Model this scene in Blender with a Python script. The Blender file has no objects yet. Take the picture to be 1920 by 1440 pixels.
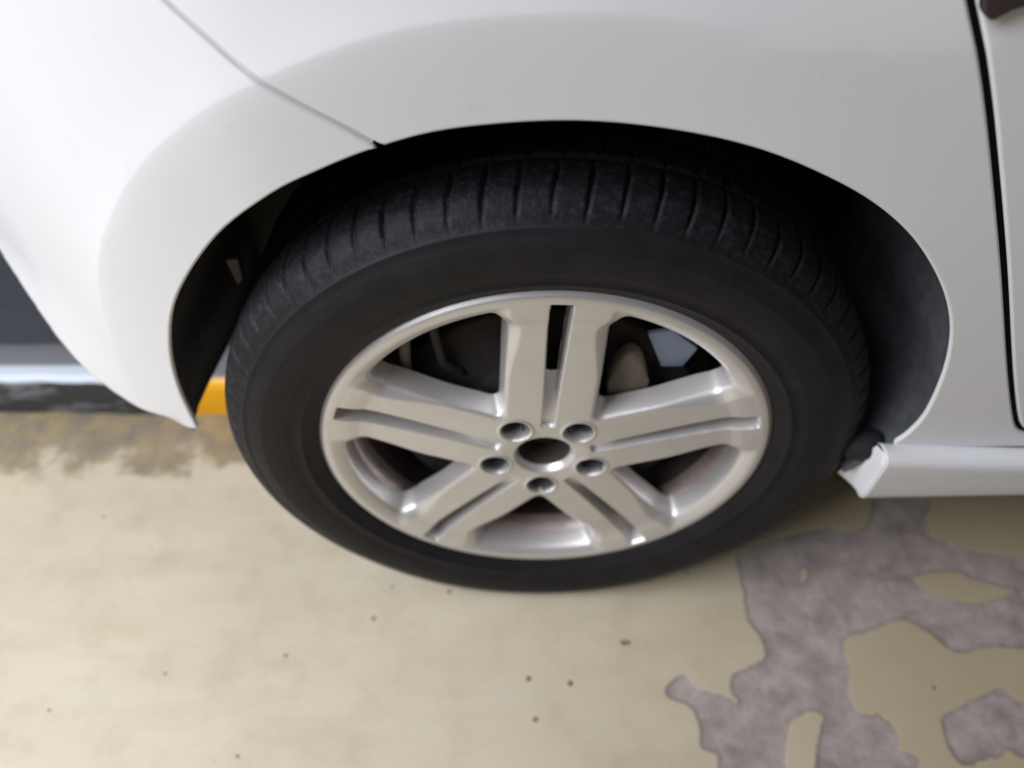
import bpy, bmesh, math, random
import numpy as np
from mathutils import Vector, Euler
from mathutils.geometry import delaunay_2d_cdt

random.seed(7); np.random.seed(7)
scene = bpy.context.scene
C = scene.collection
ZC = 0.308                     # height of the wheel centre above the ground

# ------------------------------------------------------------------ camera
cam_data = bpy.data.cameras.new('camera'); cam = bpy.data.objects.new('camera', cam_data); C.objects.link(cam)
cam.location = (-0.0307, -0.43852, 0.63104 + ZC)
cam.rotation_euler = (0.707173, 0.005367, -0.001525)
cam_data.sensor_width = 36.0; cam_data.lens = 36.0 * 1387.0 / 1920.0
cam_data.clip_start = 0.02; cam_data.clip_end = 200.0
cam_data.dof.use_dof = True; cam_data.dof.focus_distance = 0.56; cam_data.dof.aperture_fstop = 2.7
scene.camera = cam

# ------------------------------------------------------------------ light and exposure
world = bpy.data.worlds.new('World'); scene.world = world; world.use_nodes = True
bg = world.node_tree.nodes['Background']
bg.inputs['Color'].default_value = (0.97, 0.94, 1.0, 1); bg.inputs['Strength'].default_value = 0.075

def area_light(name, loc, target, sx, sy, power, color):
    d = bpy.data.lights.new(name, 'AREA'); d.shape = 'RECTANGLE'; d.size = sx; d.size_y = sy; d.energy = power; d.color = color
    o = bpy.data.objects.new(name, d); C.objects.link(o); o.location = loc
    o.rotation_euler = (Vector(target) - Vector(loc)).to_track_quat('-Z', 'Y').to_euler()
    return o
area_light('daylight_opening', (-1.75, -0.75, 2.0), (0.0, -0.1, 0.2), 1.7, 1.4, 83.0, (0.905, 0.925, 1.0))
area_light('overhead_fill', (0.2, -2.0, 3.0), (0, 0, 0.4), 2.2, 1.2, 2.0, (1.0, 0.97, 0.92))  # added fill lamp for bounce from an unseen ceiling

scene.view_settings.view_transform = 'Standard'; scene.view_settings.look = 'None'
scene.view_settings.exposure = 0.0; scene.view_settings.gamma = 1.0
scene.render.engine = 'CYCLES'
scene.cycles.use_denoising = True
scene.cycles.max_bounces = 8; scene.cycles.diffuse_bounces = 5

# ------------------------------------------------------------------ materials
def new_mat(name):
    m = bpy.data.materials.new(name); m.use_nodes = True
    nt = m.node_tree; return m, nt, nt.nodes['Principled BSDF']
def N(nt, t, **kw):
    n = nt.nodes.new(t)
    for k, v in kw.items():
        if k in n.inputs: n.inputs[k].default_value = v
        else: setattr(n, k, v)
    return n
def noise(nt, scale, detail=4.0, rough=0.55, vec=None, stretch=None):
    n = N(nt, 'ShaderNodeTexNoise'); n.inputs['Scale'].default_value = scale
    n.inputs['Detail'].default_value = detail; n.inputs['Roughness'].default_value = rough
    tc = N(nt, 'ShaderNodeTexCoord'); src = tc.outputs['Object']
    if stretch:
        mp = N(nt, 'ShaderNodeMapping'); mp.inputs['Scale'].default_value = stretch
        nt.links.new(src, mp.inputs['Vector']); src = mp.outputs['Vector']
    nt.links.new(src, n.inputs['Vector']); return n.outputs['Fac']
def ramp(nt, fac, stops):
    r = N(nt, 'ShaderNodeValToRGB'); e = r.color_ramp.elements
    while len(e) < len(stops): e.new(0.5)
    for el, (p, c) in zip(e, stops):
        el.position = p; el.color = (*c, 1) if len(c) == 3 else c
    nt.links.new(fac, r.inputs['Fac']); return r.outputs['Color']
def mix(nt, fac, a, b, blend='MIX'):
    m = N(nt, 'ShaderNodeMix', data_type='RGBA', blend_type=blend)
    for s, v in ((0, fac), (6, a), (7, b)):
        if hasattr(v, 'links'): nt.links.new(v, m.inputs[s])
        else: m.inputs[s].default_value = v if s == 0 else (*v, 1)
    return m.outputs[2]
def math_node(nt, op, a, b=None, c=None, clamp=False):
    m = N(nt, 'ShaderNodeMath', operation=op); m.use_clamp = clamp
    for s, v in ((0, a), (1, b), (2, c)):
        if v is None: continue
        if hasattr(v, 'links'): nt.links.new(v, m.inputs[s])
        else: m.inputs[s].default_value = v
    return m.outputs[0]
def bump(nt, bsdf, h, strength, dist=0.001):
    b = N(nt, 'ShaderNodeBump'); b.inputs['Strength'].default_value = strength; b.inputs['Distance'].default_value = dist
    nt.links.new(h, b.inputs['Height']); nt.links.new(b.outputs['Normal'], bsdf.inputs['Normal'])

M = {}
# white car paint with road film
m, nt, b = new_mat('white_paint'); M['paint'] = m
film = ramp(nt, noise(nt, 7.0, 6.0, 0.6), [(0.40, (0, 0, 0)), (0.75, (1, 1, 1))])
spots = ramp(nt, noise(nt, 55.0, 3.0, 0.5), [(0.70, (0, 0, 0)), (0.76, (1, 1, 1))])
c1 = mix(nt, math_node(nt, 'MULTIPLY', film, 0.35), (0.785, 0.79, 0.80), (0.73, 0.725, 0.715))
c2 = mix(nt, math_node(nt, 'MULTIPLY', spots, 0.10), c1, (0.40, 0.37, 0.33))
tcp = N(nt, 'ShaderNodeTexCoord')
for (px, py, pz, pr) in ((-.402, .050, .633, .0028), (-.3935, .046, .623, .0032), (-.372, .036, .59, .0016), (-.19, -.006, .765, .0018)):   # stone chips
    dv = N(nt, 'ShaderNodeVectorMath', operation='DISTANCE'); nt.links.new(tcp.outputs['Object'], dv.inputs[0]); dv.inputs[1].default_value = (px, py, pz)
    c2 = mix(nt, math_node(nt, 'MULTIPLY', math_node(nt, 'SUBTRACT', 1.0, math_node(nt, 'DIVIDE', dv.outputs['Value'], pr), clamp=True), 0.8), c2, (0.42, 0.42, 0.43))
nt.links.new(c2, b.inputs['Base Color']); b.inputs['Roughness'].default_value = 0.48
b.inputs['Coat Weight'].default_value = 0.4; b.inputs['Coat Roughness'].default_value = 0.22
b.inputs['Specular IOR Level'].default_value = 0.4
# rubber
m, nt, b = new_mat('tyre_rubber'); M['rubber'] = m
dust = ramp(nt, noise(nt, 30.0, 6.0, 0.65), [(0.42, (0, 0, 0)), (0.75, (1, 1, 1))])
c = mix(nt, dust, (0.0052, 0.0045, 0.0066), (0.0125, 0.0107, 0.0148))
nt.links.new(c, b.inputs['Base Color']); b.inputs['Roughness'].default_value = 0.62; b.inputs['Specular IOR Level'].default_value = 0.36
bump(nt, b, noise(nt, 260.0, 4.0, 0.7), 0.25, 0.0008)
m, nt, b = new_mat('worn_tread_rubber'); M['tread'] = m
scuff = ramp(nt, noise(nt, 150.0, 6.0, 0.75), [(0.48, (0, 0, 0)), (0.66, (1, 1, 1))])
c = mix(nt, scuff, (0.0050, 0.0052, 0.0064), (0.021, 0.023, 0.028))
nt.links.new(c, b.inputs['Base Color']); b.inputs['Roughness'].default_value = 0.62; b.inputs['Specular IOR Level'].default_value = 0.3
bump(nt, b, noise(nt, 160.0, 5.0, 0.75), 0.6, 0.0012)
# silver alloy
m, nt, b = new_mat('silver_alloy'); M['alloy'] = m
grime = ramp(nt, noise(nt, 16.0, 5.0, 0.6), [(0.40, (0, 0, 0)), (0.75, (1, 1, 1))])
c = mix(nt, math_node(nt, 'MULTIPLY', grime, 0.5), (0.76, 0.745, 0.735), (0.64, 0.60, 0.57))
nt.links.new(c, b.inputs['Base Color']); b.inputs['Metallic'].default_value = 0.7; b.inputs['Roughness'].default_value = 0.43
bump(nt, b, noise(nt, 420.0, 2.0, 0.5), 0.05, 0.0004)
m, nt, b = new_mat('dusty_barrel'); M['barrel'] = m
grime = ramp(nt, noise(nt, 22.0, 5.0, 0.6), [(0.35, (0, 0, 0)), (0.7, (1, 1, 1))])
c = mix(nt, grime, (0.58, 0.50, 0.475), (0.36, 0.28, 0.245))
nt.links.new(c, b.inputs['Base Color']); b.inputs['Metallic'].default_value = 0.55; b.inputs['Roughness'].default_value = 0.45
def plain(key, name, col, rough, metal=0.0, var=None, scale=20.0):
    m, nt, b = new_mat(name); M[key] = m
    if var:
        c = mix(nt, ramp(nt, noise(nt, scale, 5.0, 0.6), [(0.35, (0, 0, 0)), (0.7, (1, 1, 1))]), col, var)
        nt.links.new(c, b.inputs['Base Color'])
    else: b.inputs['Base Color'].default_value = (*col, 1)
    b.inputs['Roughness'].default_value = rough; b.inputs['Metallic'].default_value = metal
    return m
plain('barrelshade', 'brake_dust_and_shade', (0.035, 0.024, 0.022), 0.8, 0.0, (0.06, 0.042, 0.038), 40)  # brake dust, darkened further for the shade deep in the barrel
plain('cupshade', 'shaded_grimy_metal', (0.20, 0.195, 0.195), 0.45, 0.5, (0.12, 0.115, 0.115), 70)  # dirt plus the shade inside the bolt cups, put in as darker metal
plain('liner', 'felt_liner', (0.060, 0.064, 0.072), 0.9, 0, (0.10, 0.106, 0.118), 60)
plain('blackpl', 'black_plastic', (0.010, 0.010, 0.012), 0.8)
plain('rust', 'rusty_hub', (0.055, 0.04, 0.034), 0.7, 0.0, (0.09, 0.065, 0.055), 60)
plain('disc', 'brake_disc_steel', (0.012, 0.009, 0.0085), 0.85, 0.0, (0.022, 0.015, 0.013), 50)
plain('caliper', 'caliper_metal', (0.20, 0.17, 0.13), 0.7, 0.0, (0.13, 0.105, 0.08), 50)
plain('daygap', 'daylight_patch', (0.26, 0.31, 0.40), 0.6, 0.0, (0.22, 0.265, 0.35), 25)  # blue daylight beyond the wheel, put into a plate's colour
plain('bolt', 'bolt_steel', (0.035, 0.033, 0.034), 0.6, 0.2)
plain('badge', 'dark_badge', (0.036, 0.024, 0.026), 0.4)
plain('gap', 'gap_seal', (0.006, 0.006, 0.006), 0.8)
plain('grit', 'dark_grit', (0.20, 0.18, 0.145), 0.9, 0, (0.30, 0.27, 0.21), 200)
plain('under', 'underbody', (0.02, 0.02, 0.02), 0.8)
plain('asphalt', 'dark_asphalt', (0.045, 0.049, 0.057), 0.7, 0, (0.055, 0.060, 0.068), 40)

# kerb paint: black and yellow lengths, worn patches, edge highlight painted as pale band
m, nt, b = new_mat('kerb_paint'); M['kerb'] = m
tc = N(nt, 'ShaderNodeTexCoord'); sx = N(nt, 'ShaderNodeSeparateXYZ'); nt.links.new(tc.outputs['Object'], sx.inputs[0])
ph = math_node(nt, 'FRACT', math_node(nt, 'DIVIDE', math_node(nt, 'ADD', sx.outputs['X'], 0.60 + 9.0), 1.0))
is_y = math_node(nt, 'LESS_THAN', ph, 0.5)
wear = ramp(nt, noise(nt, 18.0, 6.0, 0.65, stretch=(0.6, 2.0, 2.0)), [(0.52, (0, 0, 0)), (0.60, (1, 1, 1))])
n2 = noise(nt, 30.0, 4.0, 0.6, stretch=(0.5, 1, 1))
edge = math_node(nt, 'SUBTRACT', sx.outputs['Z'], math_node(nt, 'MULTIPLY_ADD', n2, 0.006, 0.066))
edge = math_node(nt, 'MULTIPLY', edge, 600.0, clamp=True)
top = math_node(nt, 'MULTIPLY', math_node(nt, 'SUBTRACT', sx.outputs['Y'], 0.337), 300.0, clamp=True)
blk = mix(nt, math_node(nt, 'MULTIPLY', wear, 0.55), (0.030, 0.032, 0.037), (0.26, 0.28, 0.29))
blk = mix(nt, edge, blk, (0.62, 0.68, 0.74)); blk = mix(nt, top, blk, (0.21, 0.205, 0.22))
yel = mix(nt, math_node(nt, 'MULTIPLY', wear, 0.25), (0.95, 0.46, 0.006), (0.6, 0.30, 0.04))
yel = mix(nt, math_node(nt, 'MULTIPLY', math_node(nt, 'SUBTRACT', sx.outputs['Y'], 0.312), 300.0, clamp=True), yel, (0.21, 0.205, 0.22))
c = mix(nt, is_y, blk, yel)
nt.links.new(c, b.inputs['Base Color']); b.inputs['Roughness'].default_value = 0.4
bump(nt, b, noise(nt, 60.0, 5.0, 0.6), 0.3, 0.002)

# painted floor: beige coating, bare concrete where it has peeled, dirt along the kerb
m, nt, b = new_mat('coated_floor'); M['floor'] = m
at = N(nt, 'ShaderNodeAttribute', attribute_name='bare'); bare_v = at.outputs['Fac']
bn = noise(nt, 110.0, 6.0, 0.68)
bare_s = math_node(nt, 'ADD', bare_v, math_node(nt, 'MULTIPLY', math_node(nt, 'SUBTRACT', bn, 0.5), 0.42))
bare = ramp(nt, bare_s, [(0.42, (0, 0, 0)), (0.58, (1, 1, 1))])
edge = ramp(nt, bare_s, [(0.40, (0, 0, 0)), (0.51, (1, 1, 1)), (0.62, (0.55, 0.55, 0.55)), (0.85, (0, 0, 0))])
streak = noise(nt, 9.0, 5.0, 0.55, stretch=(0.5, 2.6, 1.0))
blotch = noise(nt, 3.2, 4.0, 0.5)
coat = mix(nt, ramp(nt, streak, [(0.3, (0, 0, 0)), (0.7, (1, 1, 1))]), (0.675, 0.585, 0.40), (0.745, 0.67, 0.515))
coat = mix(nt, math_node(nt, 'MULTIPLY', ramp(nt, blotch, [(0.4, (0, 0, 0)), (0.7, (1, 1, 1))]), 0.5), coat, (0.62, 0.555, 0.43))
# the coating is yellower towards the right, also darkened for the light's falloff
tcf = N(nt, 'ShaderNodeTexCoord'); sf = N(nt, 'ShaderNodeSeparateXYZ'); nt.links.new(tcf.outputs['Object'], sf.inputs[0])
olive_falloff = math_node(nt, 'MULTIPLY_ADD', sf.outputs['X'], 1.5, 0.18, clamp=True)
coat = mix(nt, math_node(nt, 'MULTIPLY', olive_falloff, 0.85), coat, (0.435, 0.36, 0.225))
fine = ramp(nt, noise(nt, 120.0, 5.0, 0.7), [(0.62, (0, 0, 0)), (0.72, (1, 1, 1))])
coat = mix(nt, math_node(nt, 'MULTIPLY', fine, 0.16), coat, (0.28, 0.24, 0.18))
stain = ramp(nt, noise(nt, 12.0, 7.0, 0.68), [(0.48, (0, 0, 0)), (0.78, (1, 1, 1))])
coat = mix(nt, math_node(nt, 'MULTIPLY', stain, 0.40), coat, (0.40, 0.335, 0.22))
conc = mix(nt, ramp(nt, noise(nt, 30.0, 8.0, 0.7), [(0.34, (0, 0, 0)), (0.66, (1, 1, 1))]), (0.29, 0.243, 0.222), (0.50, 0.43, 0.39))
conc = mix(nt, ramp(nt, noise(nt, 17.0, 4.0, 0.6), [(0.54, (0, 0, 0)), (0.70, (0.6, 0.6, 0.6))]), conc, (0.20, 0.165, 0.155))
conc = mix(nt, ramp(nt, noise(nt, 11.0, 3.0, 0.6), [(0.58, (0, 0, 0)), (0.75, (0.5, 0.5, 0.5))]), conc, (0.46, 0.36, 0.29))
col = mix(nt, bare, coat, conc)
col = mix(nt, math_node(nt, 'MULTIPLY', edge, 0.42), col, (0.17, 0.145, 0.15))
# dirt strip beside the kerb
dn = math_node(nt, 'ADD', sf.outputs['Y'], math_node(nt, 'MULTIPLY', math_node(nt, 'SUBTRACT', noise(nt, 9.0, 7.0, 0.66), 0.5), 0.26))
dirt = ramp(nt, math_node(nt, 'MULTIPLY', dn, 2.0), [(0.385, (0, 0, 0)), (0.44, (0.8, 0.8, 0.8)), (0.60, (1, 1, 1))])
dcol = mix(nt, ramp(nt, noise(nt, 24.0, 5.0, 0.65), [(0.40, (0, 0, 0)), (0.62, (1, 1, 1))]), (0.33, 0.255, 0.13), (0.20, 0.17, 0.135))
col = mix(nt, dirt, col, dcol)
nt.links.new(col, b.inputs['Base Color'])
rg = mix(nt, bare, (0.42, 0.42, 0.42), (0.75, 0.75, 0.75)); nt.links.new(rg, b.inputs['Roughness'])
bump(nt, b, noise(nt, 130.0, 6.0, 0.65), 0.25, 0.0012)

# ------------------------------------------------------------------ builders
def smoothstep(a, b, x):
    t = np.clip((np.asarray(x, float) - a) / (b - a), 0, 1); return t * t * (3 - 2 * t)
def lerp(a, b, t): return a + (b - a) * t
def smin(a, b, k):
    h = np.clip(0.5 + 0.5 * (b - a) / k, 0, 1); return b * (1 - h) + a * h - k * h * (1 - h)

def tag(o, label=None, cat=None, group=None, kind=None):
    for k, v in (('label', label), ('category', cat), ('group', group), ('kind', kind)):
        if v: o[k] = v
    return o
def mesh_obj(name, verts, faces, mat, parent=None, normals=None, smooth=True, dz=0.0):
    me = bpy.data.meshes.new(name)
    v = np.asarray(verts, float).copy(); v[:, 2] += dz
    me.from_pydata(v.tolist(), [], [tuple(int(i) for i in f) for f in faces])
    me.update()
    if smooth: me.polygons.foreach_set('use_smooth', [True] * len(me.polygons))
    if normals is not None: me.normals_split_custom_set_from_vertices(np.asarray(normals, float).tolist())
    me.materials.append(mat)
    o = bpy.data.objects.new(name, me); C.objects.link(o)
    if parent: o.parent = parent
    return o
def grid_faces(nu, nv, close_u=False):
    f = []
    for i in range(nu if close_u else nu - 1):
        a = i * nv; c = ((i + 1) % nu) * nv
        for j in range(nv - 1): f.append((a + j, c + j, c + j + 1, a + j + 1))
    return f
def lathe(profile, n, a0=0.0, a1=None):
    """profile of (r, y) turned round the Y axis"""
    p = np.asarray(profile, float); full = a1 is None
    t = np.linspace(0, 2 * np.pi, n, endpoint=False) if full else np.linspace(a0, a1, n)
    v = np.stack([p[None, :, 0] * np.cos(t)[:, None], np.repeat(p[None, :, 1], n, 0), p[None, :, 0] * np.sin(t)[:, None]], -1)
    return v.reshape(-1, 3), grid_faces(n, len(p), full)
def bm_obj(name, bm, mat, parent=None, bevel=0.0, segs=2):
    if bevel: bmesh.ops.bevel(bm, geom=bm.edges[:], offset=bevel, segments=segs, affect='EDGES', profile=0.6)
    bmesh.ops.recalc_face_normals(bm, faces=bm.faces[:])
    me = bpy.data.meshes.new(name); bm.to_mesh(me); bm.free()
    me.polygons.foreach_set('use_smooth', [True] * len(me.polygons))
    try: me.set_sharp_from_angle(angle=math.radians(40))
    except Exception: pass
    me.materials.append(mat); o = bpy.data.objects.new(name, me); C.objects.link(o)
    if parent: o.parent = parent
    return o
def prism(poly, y0, y1):
    """closed solid from an outline of (x, z) points between two depths"""
    bm = bmesh.new(); n = len(poly)
    a = [bm.verts.new((x, y0, z)) for x, z in poly]; c = [bm.verts.new((x, y1, z)) for x, z in poly]
    bm.faces.new(a); bm.faces.new(c[::-1])
    for i in range(n): bm.faces.new((a[i], c[i], c[(i + 1) % n], a[(i + 1) % n]))
    return bm
def catmull(P, n=24):
    P = np.asarray(P, float); Q = np.vstack([2 * P[0] - P[1], P, 2 * P[-1] - P[-2]]); o = []
    for i in range(1, len(Q) - 2):
        t = np.linspace(0, 1, n, endpoint=False)[:, None]; a, b_, c_, d = Q[i - 1], Q[i], Q[i + 1], Q[i + 2]
        o.append(.5 * ((2 * b_) + (c_ - a) * t + (2 * a - 5 * b_ + 4 * c_ - d) * t ** 2 + (3 * b_ - a - 3 * c_ + d) * t ** 3))
    o.append(P[-1:]); return np.vstack(o)
def resample(P, step):
    P = np.asarray(P, float); s = np.concatenate([[0], np.cumsum(np.hypot(*np.diff(P, axis=0).T))])
    n = max(2, int(round(s[-1] / step)) + 1); t = np.linspace(0, s[-1], n)
    return np.stack([np.interp(t, s, P[:, 0]), np.interp(t, s, P[:, 1])], 1)
def dist_poly(P, L):
    """distance from points to an open polyline"""
    P = np.asarray(P, float); L = np.asarray(L, float); best = np.full(len(P), 1e9)
    for a, c in zip(L[:-1], L[1:]):
        d = c - a; t = np.clip(((P - a) @ d) / (d @ d + 1e-12), 0, 1)
        q = P - (a + t[:, None] * d); best = np.minimum(best, np.hypot(q[:, 0], q[:, 1]))
    return best
def inside(P, poly):
    P = np.asarray(P, float); r = np.zeros(len(P), bool); n = len(poly)
    for i in range(n):
        (x0, z0), (x1, z1) = poly[i], poly[(i + 1) % n]
        c = ((z0 > P[:, 1]) != (z1 > P[:, 1]))
        if z1 != z0: r ^= c & (P[:, 0] < (x1 - x0) * (P[:, 1] - z0) / (z1 - z0) + x0)
    return r

# ------------------------------------------------------------------ ground
MAIN = [(0.2766, 0.0479), (0.2767, -0.0056), (0.2742, -0.042), (0.2851, -0.0655), (0.2868, -0.0917), (0.2665, -0.1044), (0.2418, -0.1142), (0.2352, -0.1311), (0.2419, -0.1501), (0.2268, -0.1406), (0.196, -0.1335), (0.1783, -0.116), (0.155, -0.1308), (0.1579, -0.1429), (0.1812, -0.1523), (0.1891, -0.175), (0.1876, -0.1992), (0.2068, -0.2102), (0.1928, -0.2537), (0.25, -0.30), (0.38, -0.29), (0.4265, -0.2543), (0.434, -0.2216), (0.4366, -0.2108), (0.4185, -0.2022), (0.4196, -0.1935), (0.4211, -0.1781), (0.4104, -0.1642), (0.3913, -0.1635), (0.3805, -0.1548), (0.379, -0.1315), (0.3896, -0.1048), (0.3875, -0.0846), (0.3984, -0.0659), (0.4174, -0.0625), (0.4437, -0.0534), (0.4725, -0.0442), (0.4911, -0.0507), (0.5069, -0.0642), (0.525, -0.0851), (0.5445, -0.0872), (0.578, -0.0798), (0.6639, -0.0849), (0.75, -0.06), (0.724, 0.0395), (0.6741, 0.0429), (0.6167, 0.0521), (0.583, 0.0647), (0.5565, 0.0841), (0.5629, 0.1101), (0.5781, 0.1432), (0.54, 0.2), (0.4997, 0.1436), (0.4727, 0.0948), (0.4423, 0.0821), (0.4137, 0.0908), (0.326, 0.07)]
ISLES = [[(0.3256, -0.1571), (0.3405, -0.1639), (0.3318, -0.182), (0.3178, -0.2128), (0.31, -0.25), (0.29, -0.252), (0.2799, -0.2211), (0.2919, -0.1843), (0.3008, -0.1687)],
         [(0.5128, 0.0166), (0.5123, 0.0088), (0.5261, -0.0066), (0.551, -0.018), (0.5859, -0.0226), (0.6279, -0.0123), (0.6422, -0.004), (0.6187, 0.0045), (0.5898, 0.0131), (0.5776, 0.0226), (0.5412, 0.0227)],
         [(0.3597, 0.0251), (0.3701, 0.0314), (0.3682, 0.0156), (0.3579, 0.0094)]]
PATCH = [(0.4803, -0.1692), (0.4879, -0.1626), (0.5075, -0.1552), (0.5225, -0.1484), (0.5478, -0.1391), (0.5658, -0.1322), (0.5751, -0.1392), (0.5807, -0.1486), (0.6239, -0.1544), (0.5956, -0.2136), (0.5597, -0.2112), (0.5474, -0.2026), (0.5324, -0.21), (0.5176, -0.2111), (0.4914, -0.2195), (0.4806, -0.211), (0.4769, -0.1913)]
xs = np.concatenate([np.linspace(-6, -1.0, 12)[:-1], np.arange(-1.0, 0.12, 0.02), np.arange(0.12, 0.78, 0.0022), np.linspace(0.80, 6, 14)])
ys = np.concatenate([np.linspace(-4, -0.34, 10)[:-1], np.arange(-0.34, 0.23, 0.0022), np.arange(0.24, 0.42, 0.02), np.linspace(0.45, 4, 10)])
GX, GY = np.meshgrid(xs, ys, indexing='ij'); P2 = np.stack([GX.ravel(), GY.ravel()], 1)
def closed(L): return catmull(list(L) + [L[0]], 4)
near = (P2[:, 0] > 0.08) & (P2[:, 0] < 0.82) & (P2[:, 1] > -0.36) & (P2[:, 1] < 0.24)
sd = np.full(len(P2), -0.05); Q = P2[near]
def sdf(Q, L):
    cl = closed(L); d = dist_poly(Q, cl); return np.where(inside(Q, cl), d, -d)
s = np.maximum(sdf(Q, MAIN), sdf(Q, PATCH))
for I in ISLES: s = np.minimum(s, -sdf(Q, I))
w = 0.0005 * (np.sin(Q[:, 0] * 410 + 2 * np.sin(Q[:, 1] * 240)) + np.sin(Q[:, 1] * 530 + 1.7 * np.sin(Q[:, 0] * 310)))
sd[near] = s + w
bare = np.clip(0.5 + sd / 0.016, 0, 1)
z = -0.0014 * smoothstep(-0.0012, 0.0022, sd)
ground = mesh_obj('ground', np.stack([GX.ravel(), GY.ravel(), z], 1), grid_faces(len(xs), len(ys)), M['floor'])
att = ground.data.attributes.new('bare', 'FLOAT', 'POINT'); att.data.foreach_set('value', bare)
tag(ground, 'beige coated concrete floor with peeled grey patches', None, kind='structure')

# grit lying on the floor
bm = bmesh.new()
spots_xy = [(-0.3237, -0.0896, 1.0), (-0.0153, -0.1193, 1.5), (0.0362, -0.1253, 1.6), (-0.0077, -0.1677, 1.3), (0.1073, -0.074, 1.7), (-0.2175, -0.0408, 1.2), (-0.1199, -0.004, 1.1), (-0.4701, -0.1112, .8), (-0.3567, -0.2069, .9), (-0.5985, -0.1549, .8), (-0.6273, 0.113, .8), (-0.1976, 0.004, .8), (0.4839, -0.1319, 1.1), (0.2058, 0.0218, 1.0), (0.113, -0.0745, 1.3)]
for i in range(30):
    spots_xy.append((random.uniform(-0.9, 0.7), random.uniform(-0.3, 0.28), random.uniform(0.18, 0.5)))
for i in range(90):
    spots_xy.append((random.uniform(-0.95, -0.3), random.gauss(0.26, 0.03), random.uniform(0.25, 0.9)))
for x, y, r in spots_xy:
    r *= 0.0023; y = min(y, 0.295)
    v = bmesh.ops.create_icosphere(bm, subdivisions=1, radius=r)['verts']
    for q in v:
        q.co = Vector((q.co.x * random.uniform(.8, 1.4), q.co.y * random.uniform(.8, 1.3), q.co.z * .6)) + Vector((x, y, r * 0.3))
grit = bm_obj('grit', bm, M['grit'])
tag(grit, 'dark specks of grit scattered over the beige floor', 'grit', kind='stuff')

# kerb beside the car and the dark paving behind it
KY = 0.3035
sec = [(KY, -0.01), (KY, 0.058), (KY + 0.002, 0.066), (KY + 0.006, 0.072), (KY + 0.013, 0.077), (KY + 0.022, 0.079), (KY + 0.05, 0.080), (KY + 0.076, 0.080), (KY + 0.080, 0.077), (KY + 0.081, -0.01)]
xk = np.linspace(-3.0, 2.0, 120); v = []
for x in xk:
    jy = 0.0016 * math.sin(x * 23) + 0.001 * math.sin(x * 71)
    for (y, zz) in sec: v.append((x, y + jy - 0.022 * (x + 0.64), zz))
kerb = mesh_obj('kerb', v, grid_faces(len(xk), len(sec)), M['kerb'])
tag(kerb, 'low concrete kerb painted black and yellow behind the wheel', 'kerb')
v = [(-4, KY + 0.10, -0.005), (-4, KY + 0.10, 0.062), (-4, 4, 0.062), (3, KY + .03, -0.005), (3, KY + .03, 0.062), (3, 4, 0.062)]
pv = mesh_obj('pavement', v, [(0, 3, 4, 1), (1, 4, 5, 2)], M['asphalt'], smooth=False)
tag(pv, 'dark grey paving beyond the kerb', None, kind='structure')

# ------------------------------------------------------------------ the car
car = bpy.data.objects.new('car', None); C.objects.link(car); car.location = (0, 0, 0)
tag(car, 'white car seen close up at its silver five double spoke wheel', 'car')

# plan line of the body side (x, y), z measured from the wheel centre
PLAN = [(1.4, .02), (1.0, .004), (.6, -.008), (.3, -.012), (.05, -.012), (-.15, -.009), (-.25, .003), (-.37, .036), (-.49, .091), (-.555, .132), (-.620, .183), (-.685, .247), (-.74, .325), (-.785, .415), (-.815, .52), (-.83, .65)]
pl = catmull(PLAN, 30); sg = np.hypot(*np.diff(pl, axis=0).T); cu = np.concatenate([[0], np.cumsum(sg)])
i0 = np.argmin(abs(pl[:, 0])); US = (-(cu - cu[i0]) + pl[i0, 0])[::-1]; PX = pl[::-1, 0]; PY = pl[::-1, 1]
def plan(u):
    h = 4e-3; x = np.interp(u, US, PX); y = np.interp(u, US, PY)
    tx = np.interp(u + h, US, PX) - np.interp(u - h, US, PX); ty = np.interp(u + h, US, PY) - np.interp(u - h, US, PY)
    L = np.hypot(tx, ty); return x, y, ty / L, -tx / L
ARCH = [(-.3720, .0056), (-.3675, .0733), (-.3495, .1408), (-.3155, .2091), (-.2570, .2807), (-.2025, .3250), (-.1600, .3483), (-.1175, .3663), (-.0685, .3794), (.0020, .3848), (.0670, .3790), (.1300, .3640), (.1895, .3385), (.2330, .3120), (.2700, .2795), (.3050, .2365), (.3290, .1930), (.3450, .1432), (.3535, .0865), (.3500, .0558), (.3430, .0405)]
arch_s = catmull(ARCH, 12)
LOW = [(-.3720, .0056), (-.419, -.0070), (-.457, -.0080), (-.5100, .010), (-.555, .040), (-.61, .076), (-.67, .104), (-.74, .120), (-.86, .130), (-1.0, .130)]
low_s = catmull(LOW, 10)
def offset(u, z):
    P = np.stack([u, z], 1); e = dist_poly(P, arch_s[::2])
    w = 0.067
    k = lerp(0.25, 0.23, smoothstep(-0.42, -0.2, u)) * (1 - smoothstep(0.02, 0.26, u)) * smoothstep(-0.02, 0.16, z + 0.5 * smoothstep(-0.2, -0.1, u))
    d = e - w; eps = 0.005
    ds_ = 0.5 * (d + np.sqrt(d * d + eps * eps)); o = -k * 0.22 * (1 - np.exp(-ds_ / 0.22))
    o -= 0.0022 * smoothstep(-0.02, 0.16, z) * (1 - smoothstep(-0.02, 0.2, u)) * (1 - np.exp(-np.maximum(d, 0) / 0.016))
    o += 0.0028 * smoothstep(-0.02, 0.075, e) * (1 - smoothstep(0.0, 0.3, u))          # the flare leans in a little towards its lip
    o += -0.10 * np.maximum(z - 0.43, 0) * smoothstep(0.0, 0.2, u)
    dl = dist_poly(P, low_s)
    o += -0.011 * (1 - smoothstep(0.0, 0.024, dl)) ** 1.5 * smoothstep(-0.375, -0.43, u) * 1.0   # lower edge of the bumper rolls under
    return o
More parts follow.
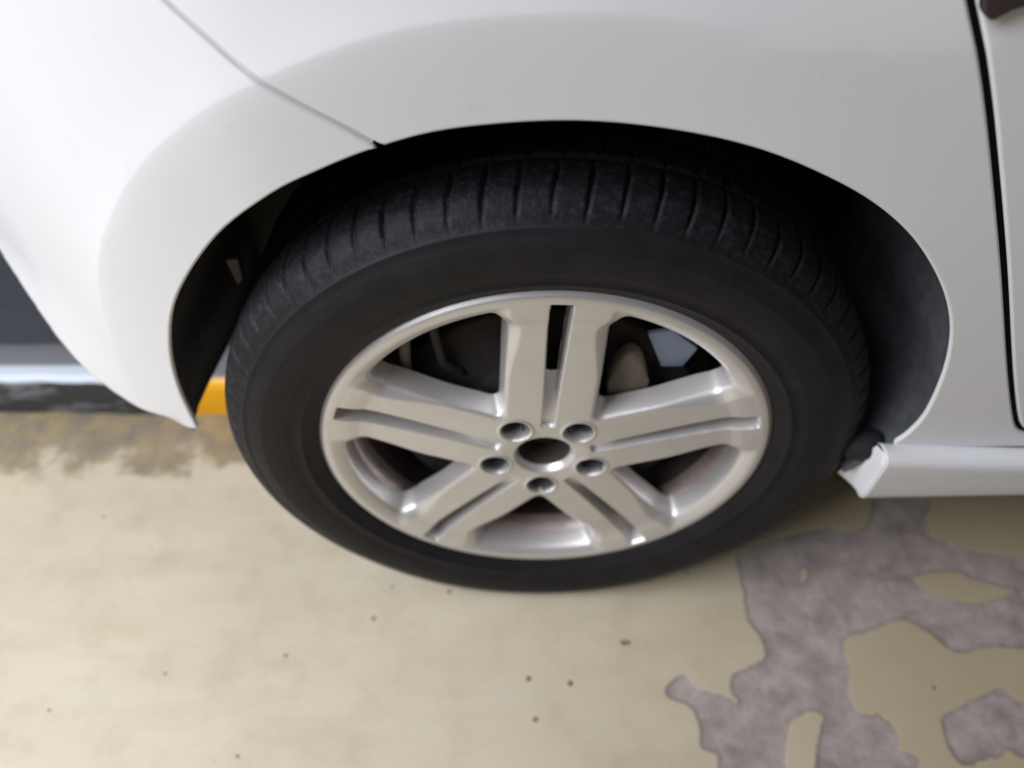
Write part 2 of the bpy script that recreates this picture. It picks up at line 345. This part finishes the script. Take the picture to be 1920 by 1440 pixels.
def surf(u, z):
    x, y, nx, ny = plan(u); o = offset(u, z); return np.stack([x + nx * o, y + ny * o, z], 1)
def surf_normal(u, z):
    h = 1.2e-3
    a = surf(u + h, z) - surf(u - h, z); b_ = surf(u, z + h) - surf(u, z - h)
    n = np.cross(a, b_); n /= np.linalg.norm(n, axis=1)[:, None]; return n
def panel(name, outline, mat, parent, step=0.008, lift=0.0):
    """a pressed sheet panel from an outline in (u, z): curved face, rolled edge and a return flange"""
    L = resample(np.vstack([outline, outline[:1]]), 0.004)[:-1]
    area = 0.5 * np.sum(L[:, 0] * np.roll(L[:, 1], -1) - np.roll(L[:, 0], -1) * L[:, 1])
    if area < 0: L = L[::-1]
    t = np.roll(L, -1, 0) - np.roll(L, 1, 0); t /= np.linalg.norm(t, axis=1)[:, None] + 1e-9
    out = np.stack([t[:, 1], -t[:, 0]], 1)
    L0 = L - out * 0.0026
    lo, hi = L0.min(0), L0.max(0)
    gx, gz = np.meshgrid(np.arange(lo[0], hi[0], step), np.arange(lo[1], hi[1], step), indexing='ij')
    G = np.stack([gx.ravel(), gz.ravel()], 1); G[:, 0] += np.where(np.arange(len(G)) % 2, 0.0007, -0.0007)
    eg = dist_poly(G, arch_s[::3]); w = 0.067
    G = G[abs(eg - w) > 0.010]
    # rows of points along the crease
    extra = []
    ta = np.roll(arch_s, -1, 0) - np.roll(arch_s, 1, 0); ta[0] = ta[1]; ta[-1] = ta[-2]; ta /= np.linalg.norm(ta, axis=1)[:, None]
    na = np.stack([-ta[:, 1], ta[:, 0]], 1)
    for dd in (-.007, -.0035, -.0012, .0012, .0035, .007):
        extra.append(resample(arch_s + na * (0.067 + dd), 0.0022))
    G = np.vstack([G] + extra)
    G = G[inside(G, L0)]; G = G[dist_poly(G, np.vstack([L0, L0[:1]])) > 0.0025]
    n = len(L0); pts = [Vector((float(a), float(c))) for a, c in np.vstack([L0, G])]
    vo, eo, fo, ov, oe, of = delaunay_2d_cdt(pts, [(i, (i + 1) % n) for i in range(n)], [], 1, 1e-6)
    V = np.array([(q[0], q[1]) for q in vo])
    F = [tuple(f) for f in fo]
    S = surf(V[:, 0], V[:, 1]); NN = surf_normal(V[:, 0], V[:, 1])
    S = S + NN * lift
    # map boundary indices
    idx = [None] * n
    for j, src in enumerate(ov):
        for q in src:
            if q < n: idx[q] = j
    base = len(S)
    nb = NN[idx]; ob3 = surf(L[:, 0] + out[:, 0] * .002, L[:, 1] + out[:, 1] * .002) - surf(L[:, 0], L[:, 1]); ob3 /= np.linalg.norm(ob3, axis=1)[:, None]
    Sb = surf(L[:, 0], L[:, 1]) + nb * lift
    rings = [(Sb - ob3 * 0.0008 - nb * 0.0007, nb + ob3 * 0.8), (Sb - nb * 0.0022, ob3 + nb * 0.15), (Sb - nb * 0.0050 - ob3 * 0.001, ob3)]
    allV = [S]; allN = [NN]; prev = np.array(idx); k = base
    for pos, nn in rings:
        nn = nn / np.linalg.norm(nn, axis=1)[:, None]; allV.append(pos); allN.append(nn)
        cur = np.arange(k, k + n); k += n
        for i in range(n):
            j = (i + 1) % n; F.append((int(prev[i]), int(cur[i]), int(cur[j]), int(prev[j])))
        prev = cur
    # make windings agree with the outward side (-y)
    Vall = np.vstack(allV); Nall = np.vstack(allN); F2 = []
    for f in F:
        a, b_, c_ = Vall[f[0]], Vall[f[1]], Vall[f[2]]
        nf = np.cross(b_ - a, c_ - a); F2.append(f if nf @ (Nall[f[0]] + Nall[f[1]] + Nall[f[2]]) >= 0 else f[::-1])
    return mesh_obj(name, Vall, F2, mat, parent, normals=Nall, dz=ZC)

SEAM = catmull([(-.1170, .3665), (-.1390, .3813), (-.1630, .3962), (-.1880, .4133), (-.1970, .4193), (-.2090, .4288), (-.2230, .4395), (-.2360, .4498), (-.2630, .472), (-.32, .52), (-.40, .59), (-.47, .66)], 10)
DOOR = catmull([(1.0, .046), (.75, .048), (.55, .049), (.505, .049), (.482, .0495), (.4655, .054), (.4535, .0625), (.4405, .0808), (.4130, .1277), (.3860, .1763), (.3380, .2643), (.2860, .3559), (.2535, .4108), (.2240, .4569), (.190, .51), (.14, .58), (.085, .66)], 12)
def side(curve, off):
    t = np.roll(curve, -1, 0) - np.roll(curve, 1, 0); t[0] = curve[1] - curve[0]; t[-1] = curve[-1] - curve[-2]
    t /= np.linalg.norm(t, axis=1)[:, None]; return curve + np.stack([-t[:, 1], t[:, 0]], 1) * off
ia = np.argmin(np.hypot(arch_s[:, 0] - SEAM[0, 0], arch_s[:, 1] - SEAM[0, 1]))
GS, GD = 0.0016, 0.0022
# rear quarter panel
right_arch = arch_s[ia:]
fl = side(SEAM, -GS); dl_ = side(DOOR, GD)
fender = panel('quarter_panel', np.vstack([right_arch[1:], [(.3435, .034)], [(.42, .031)], [(.55, .0285)], [(1.0, .020)], dl_[0:], fl[::-1][:-1], [fl[0] + (0.0012, -0.0004)]]), M['paint'], car)
tag(fender, 'white rear quarter panel flared round the wheel arch')
# rear bumper
bs = side(SEAM, GS)
bumper = panel('bumper', np.vstack([low_s[::-1], arch_s[1:ia], [bs[0] + (-0.001, 0)], bs[1:], [(-1.0, .66)]]), M['paint'], car)
tag(bumper, 'white bumper corner curving away left of the wheel')
# door
dr = side(DOOR, -GD)
door = panel('door', np.vstack([dr, [(1.0, .66)]]), M['paint'], car)
tag(door, 'edge of the white door right of the wheel arch')
# black seal strip behind the gaps
def backing(name, curve, w, depth, parent, mat):
    a = side(curve, w); c_ = side(curve, -w); V = []
    for q in (a, c_):
        S = surf(q[:, 0], q[:, 1]); V.append(S - surf_normal(q[:, 0], q[:, 1]) * depth)
    n = len(curve); v = np.vstack(V)
    return mesh_obj(name, v, [(i, i + 1, n + i + 1, n + i) for i in range(n - 1)], mat, parent, dz=ZC)
backing('door_seal', DOOR, 0.016, 0.013, door, M['gap'])
plain('seamfill', 'seam_primer', (0.55, 0.54, 0.55), 0.7)  # grey strip closing the bumper seam
backing('panel_seam', SEAM[2:], 0.006, 0.0028, bumper, M['seamfill'])
# dark badge on the door, partly above the picture
bm = prism([(.2262, .47), (.2262, .4600), (.2290, .4530), (.2325, .4494), (.2352, .4486), (.2378, .4496), (.2400, .4530), (.2425, .4552), (.2500, .4566), (.29, .4600), (.29, .47)], -0.0195, -0.010)
for q in bm.verts: q.co.z += ZC
bd = bm_obj('badge', bm, M['badge'], door, bevel=0.0012); tag(bd, 'small dark maroon badge on the door')

# side skirt (sill)
def skirt_obj():
    n = 40; xs_ = np.concatenate([[0], np.linspace(0.004, 1, n)]) ; V = []
    prof = [(-.006, .030), (-.012, .0352), (-.020, .0362), (-.0265, .0352), (-.0295, .031), (-.0300, .026), (-.0285, .010), (-.0265, -.010), (-.0245, -.030), (-.0225, -.040), (-.018, -.0455), (-.010, -.0475), (.06, -.052), (.12, -.054)]
    x0 = []
    for (y, zz) in prof:
        t = np.clip((.0362 - zz) / .0837, 0, 1); x0.append(lerp(.330, .3360, t) + (0.0 if y < 0 else 0.02))
    for s_ in np.linspace(0, 1, n):
        for (y, zz), xa in zip(prof, x0):
            x = lerp(xa, 1.25, s_ ** 1.6); dro = -0.055 * (x - .336) if zz > .02 else (0.03 * (x - .336) if zz < -.03 else 0)
            V.append((x, y + 0.012 * max(0, x - .5), zz + dro))
    return V, grid_faces(n, len(prof)), prof, x0
V, F, prof, x0 = skirt_obj()
sk = mesh_obj('side_skirt', V, F, M['paint'], car, dz=ZC)
md = sk.modifiers.new('solid', 'SOLIDIFY'); md.thickness = 0.002; md.offset = -1
tag(sk, 'white side skirt below the door behind the wheel')
# turned-in end of the skirt towards the wheel
endv = []
A_ = np.array((x0[4] - .003, -.0105, .0345)); C_ = np.array((.3195, .010, -.0440))
for i in range(12):
    t = i / 11.0; zz = lerp(.0361, -.0455, t)
    pz = [q[1] for q in prof[2:11]][::-1]; py = [q[0] for q in prof[2:11]][::-1]; px_ = [q for q in x0[2:11]][::-1]
    oy = np.interp(zz, pz, py) + 0.0004; ox = np.interp(zz, pz, px_); o_ = np.array((ox, oy, zz))
    i_ = lerp(A_, C_, t)
    endv.append([tuple(lerp(o_, i_, q) + np.array((0.0035, 0, -0.001)) * math.sin(math.pi * q) * t) for q in (0, .08, .3, .55, .8, 1.0)])
ev = np.array(endv).reshape(-1, 3); ev[:, 0] += np.where(np.arange(len(ev)) % 6 == 0, 0.0015, 0.0)
se = mesh_obj('skirt_end', ev, grid_faces(12, 6), M['paint'], sk, dz=ZC)
# black clip under the end of the quarter panel
bm = bmesh.new()
bmesh.ops.create_uvsphere(bm, u_segments=20, v_segments=12, radius=1.0)
for q in bm.verts: q.co = Vector((.324 + q.co.x * .021, .004 + q.co.y * .016, .016 + ZC + q.co.z * .017 + q.co.x * .004))
cl = bm_obj('liner_clip', bm, M['blackpl'], car)

# wheel arch liner: swept tub inside the arch, with an inner wall
def liner():
    A = resample(arch_s, 0.012); A = np.vstack([[A[0] + (0.0, -0.004)], A, [(.329, .020)], [(.318, .002)], [(.306, -.014)]])
    c0 = np.array((0.0, 0.06)); n = len(A); ds = [0.004, 0.010, 0.02, 0.04, 0.07, 0.10, 0.14, 0.18, 0.22, 0.26, 0.30]; V = []
    for i, (u, zz) in enumerate(A):
        x, y, nx, ny = plan(np.array([u])); o = offset(np.array([u]), np.array([zz]))
        x = float((x + nx * o)[0]); y = float((y + ny * o)[0])
        rd = np.array((x, zz)) - c0; rd /= np.hypot(*rd)
        for d in ds:
            g = 0.004 + 0.007 * smoothstep(0.0, 0.03, d) + 0.002 * math.sin(i * .9) * smoothstep(.02, .06, d)
            lw = (1 - smoothstep(.02, .16, zz)) * (u < 0) * 0.014 * smoothstep(.02, .2, d)
            V.append((x + rd[0] * g + lw, min(y, 0.02) + d + (max(y, .02) - .02) * (1 - smoothstep(0, .2, d)), zz + rd[1] * g))
    return V, grid_faces(n, len(ds)), n, len(ds)
V, F, nA, nD = liner()
ln = mesh_obj('arch_liner', V, F, M['liner'], car, dz=ZC)
md = ln.modifiers.new('solid', 'SOLIDIFY'); md.thickness = 0.003; md.offset = 1
V = np.array(V).reshape(nA, nD, 3)
ring = V[:, -1]; cen = np.array([[0.0, ring[:, 1].mean(), 0.06]])
F = [(i, i + 1, nA) for i in range(nA - 1)] + [(nA - 1, 0, nA)]
iw = mesh_obj('inner_arch_wall', np.vstack([ring, cen]), F, M['under'], car, dz=ZC)
# underbody
bm = bmesh.new()
def box(bm, x0, x1, y0, y1, z0, z1):
    r = bmesh.ops.create_cube(bm, size=1.0)['verts']
    for q in r: q.co = Vector((lerp(x0, x1, q.co.x + .5), lerp(y0, y1, q.co.y + .5), lerp(z0, z1, q.co.z + .5)))
box(bm, .36, 2.6, .09, 1.55, .19, .25)
bm_obj('floor_pan', bm, M['under'], car, bevel=0.01)
bm = bmesh.new(); box(bm, -.62, .36, .46, 1.4, .26, .32)
bm_obj('rear_floor', bm, M['under'], car, bevel=0.01)

# ------------------------------------------------------------------ tyre
R_T = 0.3225
prof = [(.2215, .012), (.2262, .0075), (.2300, .0025), (.2340, -.0010), (.2385, -.0035), (.2420, -.0058), (.2436, -.0078), (.2452, -.0080), (.2470, -.0072), (.2540, -.0095), (.2580, -.0105), (.2590, -.0109), (.2600, -.0109), (.2640, -.0118), (.2740, -.0128), (.2800, -.0124), (.2812, -.0125), (.2824, -.0121), (.2870, -.0110), (.2920, -.0092), (.2968, -.0068), (.2980, -.0070), (.2996, -.0064), (.3006, -.0050)]
n_side = len(prof)
prof += [(.3060, -.0018), (.3112, .0022), (.3154, .0070), (.3188, .0120), (.3210, .0175), (.3223, .0240), (.3230, .0310), (.3233, .0370), (.3234, .0420), (.3233, .0440), (.3150, .0455), (.3145, .0490), (.3150, .0530), (.3216, .0545), (.3221, .0560), (.3224, .0700), (.3225, .0860), (.3224, .0880), (.3160, .0895), (.3160, .0970), (.3224, .0985), (.3225, .1200), (.3218, .1330), (.3155, .1345), (.3155, .1420), (.3214, .1435), (.3205, .1700), (.3160, .1860), (.3060, .1960), (.2900, .2020), (.2650, .2030), (.2400, .1950), (.2230, .1850)]
prof = np.array(prof); NG = 76; per = 20; NT = NG * per
t = np.arange(NT) / NT * 2 * np.pi
fr = (np.arange(NT) % per) / per
rr = np.repeat(prof[None, :, 0], NT, 0); yy = np.repeat(prof[None, :, 1], NT, 0)
# lateral shoulder grooves, slightly slanted
gdep = np.repeat(np.random.uniform(0.65, 1.15, NG), per)
for g0 in range(1):
    sl = (prof[:, 1] - 0.02) * 2.2
    for j in range(len(prof)):
        y0 = prof[j, 1]
        if prof[j, 0] < 0.3005: continue
        w_end = smoothstep(-0.004, 0.006, y0) * (1 - smoothstep(0.036, 0.046, y0)) + (1 - smoothstep(0.018, 0.03, abs(y0 - 0.113))) * 0.0
        ph = (fr + sl[j] * 3.0 + 0.5) % 1.0
        cut = np.clip(1.6 * np.exp(-((ph - 0.5) / 0.05) ** 2), 0, 1)
        rr[:, j] -= 0.0042 * cut * w_end * gdep
        # worn, feathered block edges
        rr[:, j] -= 0.0002 * w_end * np.random.rand(NT)
        # narrower grooves in the inner ribs
        if y0 > .055:
            ph2 = (fr * 1.0 + y0 * 14) % 1.0
            rr[:, j] -= 0.003 * np.exp(-((ph2 - 0.5) / 0.05) ** 2) * (prof[j, 0] > .318)
X = rr * np.cos(t)[:, None]; Z = rr * np.sin(t)[:, None]; Y = yy.copy()
# loaded contact patch: flattened on the ground, side wall bulging
low = smoothstep(-0.20, -ZC, Z); Y = np.where(Y < 0.05, Y - 0.004 * low * smoothstep(.235, .275, rr) , Y)
Z = np.maximum(Z, -ZC + 0.0006)
TV = np.stack([X, Y, Z], -1).reshape(-1, 3)
tf = np.array(grid_faces(NT, len(prof), True)); jj = np.tile(np.arange(len(prof) - 1), NT)
tyre = mesh_obj('tyre', TV, tf[:, ::-1], M['rubber'], car, dz=ZC)
tyre.data.materials.append(M['tread'])
tyre.data.polygons.foreach_set('material_index', (jj >= n_side - 1).astype(int))
tag(tyre, 'black tyre with worn shoulder grooves')

# ------------------------------------------------------------------ alloy wheel
PHI = math.radians(-2.35); RO = 0.2286
nr, nth = 176, 1440
r_ = np.linspace(0.0272, RO, nr); th = np.arange(nth) / nth * 2 * np.pi
Rg, Tg = np.meshgrid(r_, th, indexing='ij')
def wheel_height(Rg, Tg):
    sect = 2 * np.pi / 5
    # angle from the nearest spoke axis (90 deg + 72 k) and from the nearest window axis
    a = (Tg - np.pi / 2 + sect / 2) % sect - sect / 2
    lat = Rg * np.sin(a); al = Rg * np.cos(a)
    ab = np.abs((Tg - np.pi / 2) % sect - sect / 2)          # from window axis
    base = np.interp(Rg, [0, .030, .045, .070, .10, .150, .180, .190, .200, .209, .220, .2245, .2286],
                     [.0035, .0030, .0012, .0018, .0035, .0052, .0056, .0050, .0022, .0008, .0, .0006, .0042])
    hw = 0.0440 + 0.010 * smoothstep(.182, .208, Rg)
    l1 = Rg * np.sin(np.pi / 5 - ab) - hw; l2 = Rg * np.sin(np.pi / 5 + ab) - hw
    e = smin(smin(l1, l2, 0.012), 0.2055 - Rg, 0.009)
    c = lerp(.0045, .0125, smoothstep(.12, .185, Rg)); cd = lerp(.0014, .0075, smoothstep(.12, .185, Rg))
    y = base + cd * np.clip((e + c) / c, 0, 1) ** 1.35
    y = y + np.where(e > 0, e * 4.8, 0.0) + 0.0012 * np.exp(-(e / 0.0012) ** 2)
    # slot between the two bars
    hs = lerp(.0064, .0092, smoothstep(.06, .2, Rg))
    es = smin(smin(hs - np.abs(lat), al - 0.050, 0.003), 0.2150 - al, 0.0015)
    D = lerp(.004, .024, smoothstep(.055, .13, Rg))
    y = y + np.where(es > -0.0018, np.minimum(np.maximum(es + 0.0018, 0) ** 2 / 0.0036 * 0.9, 0.0009), 0) + np.where(es > 0, np.minimum(es * 18, D), 0)
    # bolt cups
    x, z_ = Rg * np.cos(Tg), Rg * np.sin(Tg); lug = np.full(Rg.shape, -1.0)
    for k in range(5):
        g = math.radians(54 + 72 * k); d = np.hypot(x - .0530 * math.cos(g), z_ - .0530 * math.sin(g)); lug = np.maximum(lug, 0.0150 - d)
    y = y - 0.0014 * np.exp(-((lug + 0.0016) / 0.0016) ** 2)
    y = y + np.where(lug > 0, np.minimum(lug * 13, 0.034), 0)
    # chamfer of the centre bore
    y = y + np.clip((.0318 - Rg) / .0046, 0, 1) ** 1.5 * 0.0075
    return y, e, es, lug
Yh, Ew, Es, El = wheel_height(Rg, Tg)
# pull the vertices just past each opening back onto its rim, so that the cut edges are clean
TH_W, TH_S = 0.0046, 0.0018
R0, T0 = Rg.copy(), Tg.copy()
for it in range(3):
    for q, th_ in ((1, TH_W), (2, TH_S)):
        f0 = wheel_height(Rg, Tg)[q]; h = 2e-4
        gr = (wheel_height(Rg + h, Tg)[q] - wheel_height(Rg - h, Tg)[q]) / (2 * h)
        gt = (wheel_height(Rg, Tg + h / Rg)[q] - wheel_height(Rg, Tg - h / Rg)[q]) / (2 * h)
        g2 = gr ** 2 + gt ** 2 + 1e-3; ov_ = np.clip(f0 - th_, 0, 0.003)
        if q == 2: ov_ = ov_ * ((R0 > .110) & (R0 < .213))
        Rg = Rg - ov_ * gr / g2; Tg = Tg - ov_ * gt / g2 / Rg
Yh = wheel_height(Rg, Tg)[0]
Xw = Rg * np.cos(Tg + PHI); Zw = Rg * np.sin(Tg + PHI); Rg, Tg = R0, T0
PW = np.stack([Xw, Yh, Zw], -1)
dth = np.roll(PW, -1, 1) - np.roll(PW, 1, 1); dr_ = np.gradient(PW, axis=0)
NW = np.cross(dth, dr_); NW /= np.linalg.norm(NW, axis=-1)[..., None]
if NW[120, 0, 1] > 0: NW = -NW
PWf = PW.reshape(-1, 3); NWf = NW.reshape(-1, 3)
I, J = np.meshgrid(np.arange(nr - 1), np.arange(nth), indexing='ij'); J2 = (J + 1) % nth
Fq = np.stack([I * nth + J, (I + 1) * nth + J, (I + 1) * nth + J2, I * nth + J2], -1)
def quad_min(A): return np.minimum(np.minimum(A[:-1], A[1:]), np.minimum(np.roll(A, -1, 1)[:-1], np.roll(A, -1, 1)[1:]))
keep = (quad_min(Ew) < TH_W) & ~((quad_min(Es) > TH_S) & (r_[:-1, None] > .110) & (r_[:-1, None] < .213))
sect = 2 * np.pi / 5
axis_i = np.floor(((Tg - np.pi / 2 + sect / 2) % (2 * np.pi)) / sect).astype(int)[:-1]
lat_s = (np.sin((Tg - np.pi / 2 + sect / 2) % sect - sect / 2) >= 0)[:-1]
rr_ = Rg[:-1]
def sub(name, mask, parent, mat):
    f = Fq[mask & keep]; u, inv = np.unique(f.ravel(), return_inverse=True)
    o = mesh_obj(name, PWf[u], inv.reshape(-1, 4), mat, parent, normals=NWf[u], dz=ZC); return o
wheel = sub('alloy_wheel', rr_ >= .2155, car, M['alloy'])
tag(wheel, 'silver alloy wheel with five double spokes and no centre cap')
for k in range(5):
    for s_ in (True, False):
        sub('spoke', (rr_ < .2155) & (rr_ >= .078) & (axis_i == k) & (lat_s == s_), wheel, M['alloy'])
cup = El[:-1] > 0.0006
sub('hub', (rr_ < .078) & ~cup, wheel, M['alloy'])
for k in range(5):
    gk = math.radians(54 + 72 * k)
    sub('bolt_cup', cup & (rr_ < .078) & (np.cos(Tg[:-1] - gk) > .7), wheel, M['cupshade'])
# barrel behind the face
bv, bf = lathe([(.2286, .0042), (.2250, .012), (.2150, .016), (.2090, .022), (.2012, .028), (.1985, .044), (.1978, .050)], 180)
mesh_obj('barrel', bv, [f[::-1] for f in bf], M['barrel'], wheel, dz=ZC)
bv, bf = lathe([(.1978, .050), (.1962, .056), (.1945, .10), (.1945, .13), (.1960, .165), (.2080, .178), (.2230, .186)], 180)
mesh_obj('inner_barrel', bv, [f[::-1] for f in bf], M['barrelshade'], wheel, dz=ZC)
# bore wall
bv, bf = lathe([(.0272, float(Yh[0, 0])), (.0268, .014), (.0262, .040)], 72)
mesh_obj('centre_bore', bv, bf, M['rust'], wheel, dz=ZC)
bv, bf = lathe([(.0262, .040), (.0235, .039), (.0225, .035), (.014, .0345), (.0125, .037), (.0001, .037)], 48)
mesh_obj('axle_hub', bv, bf, M['rust'], car, dz=ZC)
# wheel bolts deep in their cups
first = None
for k in range(5):
    g = math.radians(54 + 72 * k) + PHI; cx, cz = .0530 * math.cos(g), .0530 * math.sin(g)
    if first is None:
        bm = bmesh.new()
        bmesh.ops.create_cone(bm, cap_ends=True, segments=6, radius1=.0078, radius2=.0078, depth=.010)
        for q in bm.verts: q.co = Vector((q.co.x, q.co.z, q.co.y))
        first = bm_obj('wheel_bolt', bm, M['bolt'], wheel, bevel=0.0008); o = first
    else:
        o = first.copy(); C.objects.link(o); o.parent = wheel
    o.location = (cx, .034, cz + ZC)

# ------------------------------------------------------------------ brake and suspension behind the wheel
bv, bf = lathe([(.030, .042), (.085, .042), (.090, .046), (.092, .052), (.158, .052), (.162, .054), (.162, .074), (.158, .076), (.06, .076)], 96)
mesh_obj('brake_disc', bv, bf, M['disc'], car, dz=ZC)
bv, bf = lathe([(.04, .098), (.150, .098), (.172, .092), (.180, .084), (.182, .084), (.175, .094), (.152, .101), (.04, .101)], 96)
mesh_obj('backing_plate', bv, bf, M['under'], car, dz=ZC)
bm = prism([(.060, .060), (.061, .086), (.064, .108), (.074, .122), (.083, .1235), (.092, .114), (.100, .086), (.104, .060), (.090, .045), (.070, .045)], .030, .050)
for q in bm.verts: q.co.z += ZC
bm_obj('brake_caliper', bm, M['caliper'], car, bevel=0.006, segs=3)
bm = prism([(.0945, .1355), (.1171, .1395), (.1444, .1149), (.1344, .0898), (.1135, .0900)], .0455, .051)
for q in bm.verts: q.co.z += ZC
bm_obj('daylight_plate', bm, M['daygap'], car, bevel=0.001)  # made-up plate standing for the daylit view through the spokes
def tube(name, pts, r, mat, parent, seg=12):
    P = [Vector(p) for p in pts]; V = []; n = len(P)
    for i, p in enumerate(P):
        d = (P[min(i + 1, n - 1)] - P[max(i - 1, 0)]).normalized()
        a = d.orthogonal().normalized() if abs(d.x) > .9 else d.cross(Vector((1, 0, 0))).normalized(); c_ = d.cross(a)
        for k in range(seg + 1):
            g = 2 * math.pi * k / seg; V.append(tuple(p + (a * math.cos(g) + c_ * math.sin(g)) * r))
    return mesh_obj(name, V, grid_faces(n, seg + 1), mat, parent, dz=ZC)
tube('shock_absorber', [(-.140, .165, -.12), (-.118, .170, .08), (-.105, .175, .30)], .017, M['bolt'], car)
tube('suspension_arm', [(.05, .14, -.03), (.22, .17, -.06), (.40, .2, -.05)], .02, M['blackpl'], car)
tube('brake_hose', [(-.165, .12, .05), (-.172, .13, -.02), (-.150, .15, -.07), (-.11, .17, -.05)], .006, M['blackpl'], car)
tube('brake_line', [(-.133, .046, .150), (-.134, .042, .125), (-.137, .043, .085), (-.132, .05, .06)], .0055, M['caliper'], car)
tube('handbrake_cable', [(-.108, .046, .165), (-.105, .042, .145), (-.100, .043, .100), (-.085, .05, .08)], .0045, M['bolt'], car)
bm = prism([(-.300, .183), (-.288, .184), (-.290, .160), (-.297, .152)], .098, .106)
for q in bm.verts: q.co.z += ZC
bm_obj('liner_bracket', bm, M['caliper'], car, bevel=0.001)
